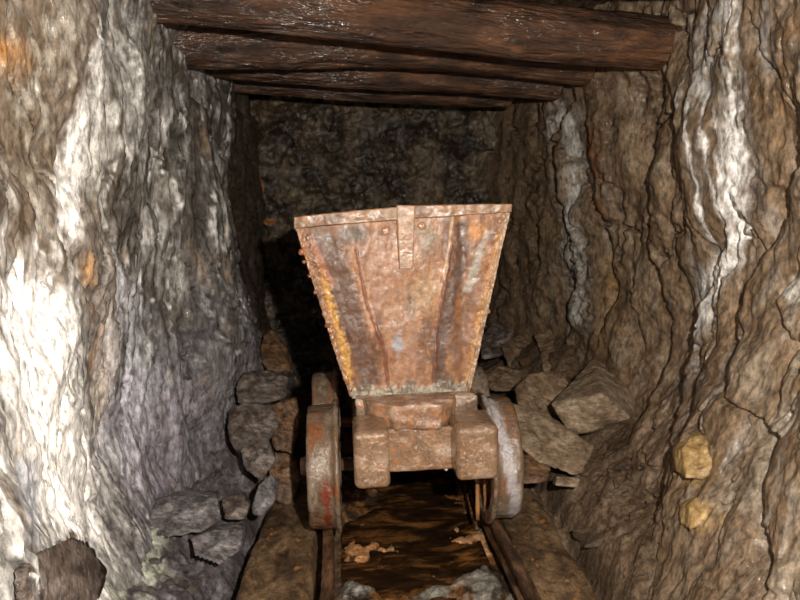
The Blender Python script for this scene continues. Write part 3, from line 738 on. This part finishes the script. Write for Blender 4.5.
# bolts under headstock, side frames, axles
for px in (398, 446): part('bolt', mud(dome(px, 469, 2.31, .007, 1, px, 'bolt'), px), M_MUDIRON)
for x in (-.185, .205):
    me = rbox((.05, .93, .08), .006, .012, (x, 2.42+.465, .345), 'side_frame'); noisy(me, .003, 15); part('side_frame', mcol(me, 5, (.16, .09, .05)), M_RUST)
me = rbox((.42, .06, .09), .006, .012, (.01, 3.33, .345), 'rear_headstock'); part('rear_headstock', mcol(me, 6, (.16, .09, .05)), M_RUST)
WR = .207; LIFT = .014
for wy in (2.5, 3.0):
    me = lathe([(-RX+.0, .0001), (-RX, .022), (RX, .022), (RX, .0001)], 32, center=(0, wy, WR+LIFT)); me.name = 'axle'; part('axle', mcol(me, 7, (.12, .07, .04)), M_RUST)
    for x in (-.185, .205):
        me = rbox((.06, .10, .13), .01, .012, (x, wy, .26), 'axle_box'); noisy(me, .003, 20); part('axle_box', mcol(me, 8, (.15, .08, .045)), M_RUST)
def wheel(side, wy, seed, white=False):
    # profile from inside (flange) outwards
    pr = [(-.052, .075), (-.052, .03), (.05, .03), (.05, .07), (.012, .085), (.008, WR-.045), (.03, WR-.03), (.055, WR-.024), (.055, WR-.004), (.045, WR), (-.022, WR+.002), (-.030, WR+.006), (-.033, WR+.016), (-.040, WR+.019), (-.048, WR+.016), (-.050, WR-.02), (-.020, WR-.04), (-.012, .085)]
    dense = []
    for k in range(len(pr)):
        p, q_ = pr[k], pr[(k+1) % len(pr)]; d = math.dist(p, q_); n = max(1, int(d/.006))
        for s_ in range(n): dense.append((side*(p[0]+(q_[0]-p[0])*s_/n), p[1]+(q_[1]-p[1])*s_/n))
    me = lathe(dense, 200, center=(side*RX+TX, wy, WR+LIFT), name='wheel'); noisy(me, .0025, 18, seed, 4)
    co = coords(me); x, y, z = co.T
    a = fbm(x*18+seed, y*10, z*6, 4); b_ = fbm(x*50, y*30+seed, z*12, 4)
    c = np.zeros((len(co), 3))+np.array((.15, .10, .065))
    c = mixc(c, (.26, .20, .15), sst(.1, .5, -a)*.6); c = mixc(c, (.05, .035, .02), sst(.1, .5, b_)*.6); c = mixc(c, (.24, .085, .03), sst(.15, .6, a+.5*b_)*.7)
    if not white and wy < 2.6:
        m = np.exp(-((x-(side*RX+TX+.005))/.018)**2)*sst(.02, .08, z)*(1-sst(.24, .3, z)); c = mixc(c, (.17, .03, .012), sst(.5, 1.0, m+.7*b_)*.9)
    if white:
        yc = side*RX+TX+np.interp(z, [0, .12, .3, .45], [.035, .03, .0, -.03]); m = np.exp(-((x-yc)/.022)**2)
        c = mixc(c, (.42, .39, .40), sst(.2, .9, m+.5*b_)*.85*(y < wy))
    setattrs(me, c, np.full(len(co), .55))
    w_ = part('wheel', me, M_MUDIRON)
    hub = lathe([(side*.05, .0001), (side*.05, .03), (side*.062, .034), (side*.085, .030), (side*.085, .0001)], 32, center=(side*RX+TX, wy, WR+LIFT), name='hub'); mcol(hub, 3, (.15, .08, .05))
    co = coords(hub); setco(hub, co-np.array(OFF)); link('hub', hub, M_RUST, w_)
wheel(-1, 2.5, 3); wheel(1, 2.5, 5, True); wheel(-1, 3.0, 9); wheel(1, 3.0, 12)
# short brake bars hanging at the right behind the buffer
for (px, y_) in ((477, 2.46), (485, 2.48)):
    a = W(px, 470, y_); b_ = W(px+3, 520, y_)
    me = rbox((.014, .014, a.z-b_.z), .003, .006, (a.x, y_, (a.z+b_.z)/2), 'hanger_bar'); noisy(me, .002, 30, px); part('hanger_bar', mcol(me, px, (.30, .14, .05)), M_RUST)

# ------------------------------------------------------------------ rocks
RM = {
 'brown': surf('boulder_brown', (.11, .070, .040), (.18, .118, .07), (.25, .175, .11), freq=10, rough=(.45, .8), bump=.9, bfreq=90, bdist=.005, bump2=.8, coat=.25, coatr=.22, var=(.5, 1.5)),
 'pale': surf('boulder_pale', (.16, .107, .065), (.25, .18, .115), (.35, .27, .185), freq=9, stretch=(1, 1, 1.6), rough=(.45, .8), bump=.9, bfreq=90, bdist=.005, bump2=.8, speck=((.40, .22, .06), 14, .70), coat=.25, coatr=.22, var=(.5, 1.5)),
 'dark': surf('boulder_dark', (.045, .032, .026), (.11, .085, .07), (.24, .20, .18), freq=10, rough=(.25, .6), bump=.9, bfreq=90, bdist=.005, bump2=.9, coat=.7, coatr=.2, var=(.4, 1.7)),
 'grey': surf('boulder_grey', (.07, .06, .06), (.15, .135, .135), (.30, .28, .29), freq=11, rough=(.3, .6), bump=.9, bfreq=100, bdist=.005, bump2=.9, coat=.7, coatr=.2, var=(.4, 1.7)),
 'rusty': surf('boulder_rusty', (.07, .042, .025), (.14, .075, .038), (.24, .12, .05), freq=13, rough=(.3, .6), bump=.9, bfreq=90, bdist=.005, bump2=.8, coat=.7, coatr=.2, var=(.4, 1.7)),
 'ochre': surf('stone_ochre', (.20, .12, .045), (.33, .215, .09), (.46, .33, .15), freq=16, rough=(.3, .55), bump=.8, bfreq=90, bdist=.004, bump2=.6),
}
def rockpts(pts, mat, label, back=.18, amp=.010, sub=5, seed=0, name='boulder', cat='rock', group=None, soft=.0):
    """hull of corners (px,py,Y), given depth by copies pushed back"""
    P = [W(*p) for p in pts]; c = sum(P, Vector())/len(P)
    Q = P+[c+(p-c)*.75+Vector((0, back, -.03)) for p in P]
    bm = bmesh.new()
    for p in Q: bm.verts.new(p)
    bmesh.ops.convex_hull(bm, input=bm.verts); bmesh.ops.recalc_face_normals(bm, faces=bm.faces)
    bvh = BVHTree.FromBMesh(bm); bm.free(); c = sum(Q, Vector())/len(Q)
    b2 = bmesh.new(); bmesh.ops.create_icosphere(b2, subdivisions=sub, radius=1)
    for v_ in b2.verts:
        d = v_.co.normalized(); h_ = bvh.ray_cast(c+d*5, -d)[0]
        v_.co = (h_ if h_ is not None else c+d*.02)-c
    me = bm2me(b2, name)
    bm = bmesh.new(); bm.from_mesh(me); bmesh.ops.smooth_vert(bm, verts=bm.verts, factor=.12, use_axis_x=True, use_axis_y=True, use_axis_z=True); bm.to_mesh(me); bm.free()
    co = coords(me); k = .16/max(.05, (co.max(0)-co.min(0)).max())
    noisy(me, amp*.75, 7*max(1, k), seed, 3); noisy(me, amp*.35, 30, seed+3, 4)
    o = link(name, me, RM[mat]); o.location = c
    return tag(o, label, cat, group)
# right side
rockpts([(594,357,3.25),(551,404,2.80),(567,429,2.76),(576,435,2.74),(630,418,2.70),(602,394,2.64),(641,384,3.15),(652,424,3.05)], 'pale', 'big angular pale brown boulder with sharp ridge, leaning on the right wall', .10, .007, 6, 2)
rockpts([(514,388,3.1),(530,373,3.15),(566,370,3.2),(575,395,3.1),(560,425,3.0),(535,420,2.98),(518,405,3.0)], 'brown', 'rounded brown boulder half hidden behind the big angular boulder', .12, .010, 5, 4)
rockpts([(511,402,2.85),(530,408,2.85),(562,425,2.8),(596,446,2.68),(583,474,2.55),(576,477,2.53),(538,462,2.56),(512,440,2.66)], 'pale', 'long flat slab of pale brown rock lying below the big angular boulder', .16, .008, 6, 7)
rockpts([(556,476,2.52),(582,478,2.50),(578,488,2.46),(555,486,2.46)], 'pale', 'small pale stone poking out beneath the lower end of the long slab', .08, .004, 4, 9, 'stone')
rockpts([(512,455,2.62),(530,455,2.6),(552,466,2.56),(548,482,2.46),(520,486,2.46),(510,474,2.5)], 'rusty', 'brown lumpy stone between the right wheel and the long slab', .14, .010, 5, 11, 'stone')
rockpts([(484,375,3.6),(500,366,3.65),(524,370,3.6),(520,392,3.45),(492,392,3.45)], 'brown', 'dim brown stone behind the right wheel, left of the rounded boulder', .2, .012, 5, 13, 'stone')
rockpts([(500,345,4.0),(520,335,4.1),(545,345,4.0),(548,372,3.8),(510,372,3.8)], 'brown', 'dim brown boulder in the far rubble beside the right wall', .12, .015, 5, 15)
rockpts([(478,340,4.2),(494,322,4.3),(514,330,4.2),(512,355,4.0),(482,360,4.0)], 'dark', 'dim dark boulder farthest back at the right of the hopper', .12, .015, 5, 17)
rockpts([(535,335,3.85),(556,325,3.9),(578,345,3.7),(572,370,3.5),(545,372,3.5)], 'brown', 'dim brown boulder at the foot of the right wall behind the other rocks', .10, .014, 5, 19)
# left side
rockpts([(235,385,3.05),(243,373,3.1),(270,370,3.15),(288,378,3.1),(286,398,2.98),(262,405,2.94),(238,405,2.96)], 'dark', 'rounded grey-brown rock upper in the left pile, below the upright one', .2, .010, 5, 21)
rockpts([(262,335,3.6),(272,330,3.65),(284,345,3.6),(292,372,3.4),(270,375,3.35),(258,360,3.4)], 'rusty', 'upright brown rock topmost in the pile beside the left wall', .2, .012, 5, 23)
rockpts([(228,412,2.95),(245,402,2.98),(272,405,2.98),(280,425,2.9),(262,455,2.78),(238,455,2.78),(228,440,2.8)], 'dark', 'dark rock with pale left edge in the middle of the left pile', .2, .012, 5, 25)
rockpts([(270,405,3.0),(296,398,3.05),(300,425,2.95),(292,455,2.85),(272,450,2.82)], 'rusty', 'brown rock in the left pile closest to the left cart wheel', .18, .012, 5, 27)
rockpts([(240,445,2.8),(268,440,2.82),(276,462,2.75),(262,482,2.68),(245,470,2.7)], 'dark', 'angular dark rock low in the left pile above the timber end', .16, .010, 5, 29)
rockpts([(268,455,2.9),(292,450,2.95),(300,480,2.85),(292,508,2.78),(268,500,2.75)], 'rusty', 'brown muddy rock behind the end of the left timber', .16, .012, 5, 31)
rockpts([(252,508,2.5),(258,485,2.56),(272,472,2.62),(279,482,2.62),(274,502,2.54),(262,516,2.46),(254,516,2.46)], 'grey', 'thin upright wedge of stone at the tip of the left timber', .08, .005, 5, 33)
rockpts([(146,520,2.35),(155,500,2.46),(180,495,2.5),(218,498,2.5),(220,520,2.42),(205,532,2.34),(168,539,2.28),(148,536,2.28)], 'grey', 'flat-topped grey block of rock at the foot of the pale left wall', .18, .007, 6, 35)
rockpts([(190,538,2.32),(215,530,2.38),(244,528,2.42),(240,552,2.30),(218,566,2.22),(194,556,2.24)], 'grey', 'low dark grey slab just in front of the flat-topped block', .14, .005, 6, 37)
rockpts([(220,500,2.6),(240,492,2.66),(250,505,2.58),(244,524,2.48),(224,522,2.5)], 'dark', 'small dark stone between the flat-topped block and the wedge', .12, .008, 4, 39, 'stone')
rockpts([(10,576,1.25),(20,560,1.31),(38,550,1.40),(62,553,1.51),(80,572,1.56),(98,604,1.57),(70,630,1.46),(12,630,1.25)], 'dark', 'dark brown lump of rock in the bottom left corner, ringed by white crust', .16, .004, 6, 41)
# ochre stones set in the right bank
rockpts([(682,450,1.985),(690,438,2.02),(704,433,2.01),(716,440,1.955),(720,458,1.90),(715,474,1.885),(704,481,1.89),(686,479,1.915)], 'ochre', 'yellow-ochre stone set in the right bank, the upper and larger', .10, .007, 5, 43, 'stone')
rockpts([(689,505,1.855),(697,497,1.865),(709,500,1.84),(711,510,1.82),(704,526,1.785),(692,532,1.80)], 'ochre', 'yellow-ochre stone set in the right bank, the lower and smaller', .08, .006, 4, 45, 'stone')

def chip(size, seed, mat, name='stone'):
    r_ = random.Random(seed); bm = bmesh.new()
    for k in range(11):
        bm.verts.new(Vector((r_.gauss(0, 1), r_.gauss(0, 1), r_.gauss(0, .7))).normalized()*size*r_.uniform(.8, 1.1))
    bmesh.ops.convex_hull(bm, input=bm.verts)
    bmesh.ops.bevel(bm, geom=bm.edges[:], offset=size*.05, segments=1, affect='EDGES')
    bmesh.ops.triangulate(bm, faces=bm.faces); bmesh.ops.subdivide_edges(bm, edges=bm.edges, cuts=2, use_grid_fill=True)
    me = bm2me(bm, name, False); noisy(me, size*.12, 1/size*.8, seed, 3); me.materials.append(RM[mat]); return me
bpy.context.view_layer.update()
boxes = []
for o in SC.objects:
    if o.type == 'MESH' and o.name.split('.')[0] in ('boulder', 'stone'):
        cs = [o.matrix_world@Vector(c) for c in o.bound_box]; boxes.append([(min(c[k] for c in cs), max(c[k] for c in cs)) for k in range(3)])
protos = {m: [chip(1.0, 50+i*7+j, m) for i in range(4)] for j, m in enumerate(('dark', 'grey', 'brown', 'rusty'))}
def tree_of(o):
    co = coords(o.data); vs = [Vector(c) for c in co.tolist()]; return BVHTree.FromPolygons(vs, [tuple(p.vertices) for p in o.data.polygons])
T_F, T_L, T_R = tree_of(fl), tree_of(wl), tree_of(wr)
def scatter(n, xr, yr, mats, label, group, seed):
    r_ = random.Random(seed); done = []; tries = 0
    while len(done) < n and tries < 4000:
        tries += 1; y = r_.uniform(*yr); x = r_.uniform(*xr(y)); r = r_.choice((.016, .020, .026, .034, .045)); hz = [t.ray_cast(Vector((x, y, .9)), Vector((0, 0, -1)))[0] for t in (T_F, T_L if x < 0 else T_R)]; z = max(q_.z for q_ in hz if q_ is not None)+r*.30
        if any(math.dist((x, y), d[:2]) < r*1.2+d[2]*1.2 for d in done): continue
        if any(a[0][0]-r*.4 < x < a[0][1]+r*.4 and a[1][0]-r*.4 < y < a[1][1]+r*.4 and z < a[2][1] for a in boxes): continue
        if z > .55: continue
        done.append((x, y, r)); m = r_.choice(mats)
        o = bpy.data.objects.new('stone', r_.choice(protos[m])); C.objects.link(o); o.location = (x, y, z)
        o.scale = (r*r_.uniform(.8, 1.3), r*r_.uniform(.8, 1.3), r*r_.uniform(.5, .9)); o.rotation_euler = (r_.uniform(-.4, .4), r_.uniform(-.4, .4), r_.uniform(0, 6.28))
        tag(o, label, 'stone', group)
scatter(46, lambda y: (-.82, -.60), (2.1, 3.5), ('dark', 'grey', 'dark'), 'small loose stone in the rubble between the left wall and the track', 'small loose stones left of the track', 5)
scatter(46, lambda y: (.54, .78), (2.2, 4.1), ('brown', 'rusty', 'brown'), 'small loose stone in the rubble between the right wall and the track', 'small loose stones right of the track', 6)

# ------------------------------------------------------------------ light: the photographer's flash, held up and to the right of the lens
ld = bpy.data.lights.new('camera_flash', 'POINT'); ld.energy = 310; ld.color = (1, .93, .83); ld.shadow_soft_size = .022
lo = bpy.data.objects.new('camera_flash', ld); C.objects.link(lo); lo.location = (CAM.x+.27, .02, CAM.z+.16)
w = bpy.data.worlds.new('world'); SC.world = w; w.use_nodes = True
w.node_tree.nodes['Background'].inputs[0].default_value = (.5, .42, .35, 1); w.node_tree.nodes['Background'].inputs[1].default_value = .004
SC.view_settings.view_transform = 'Standard'; SC.view_settings.look = 'None'; SC.view_settings.gamma = 1; SC.view_settings.exposure = 0
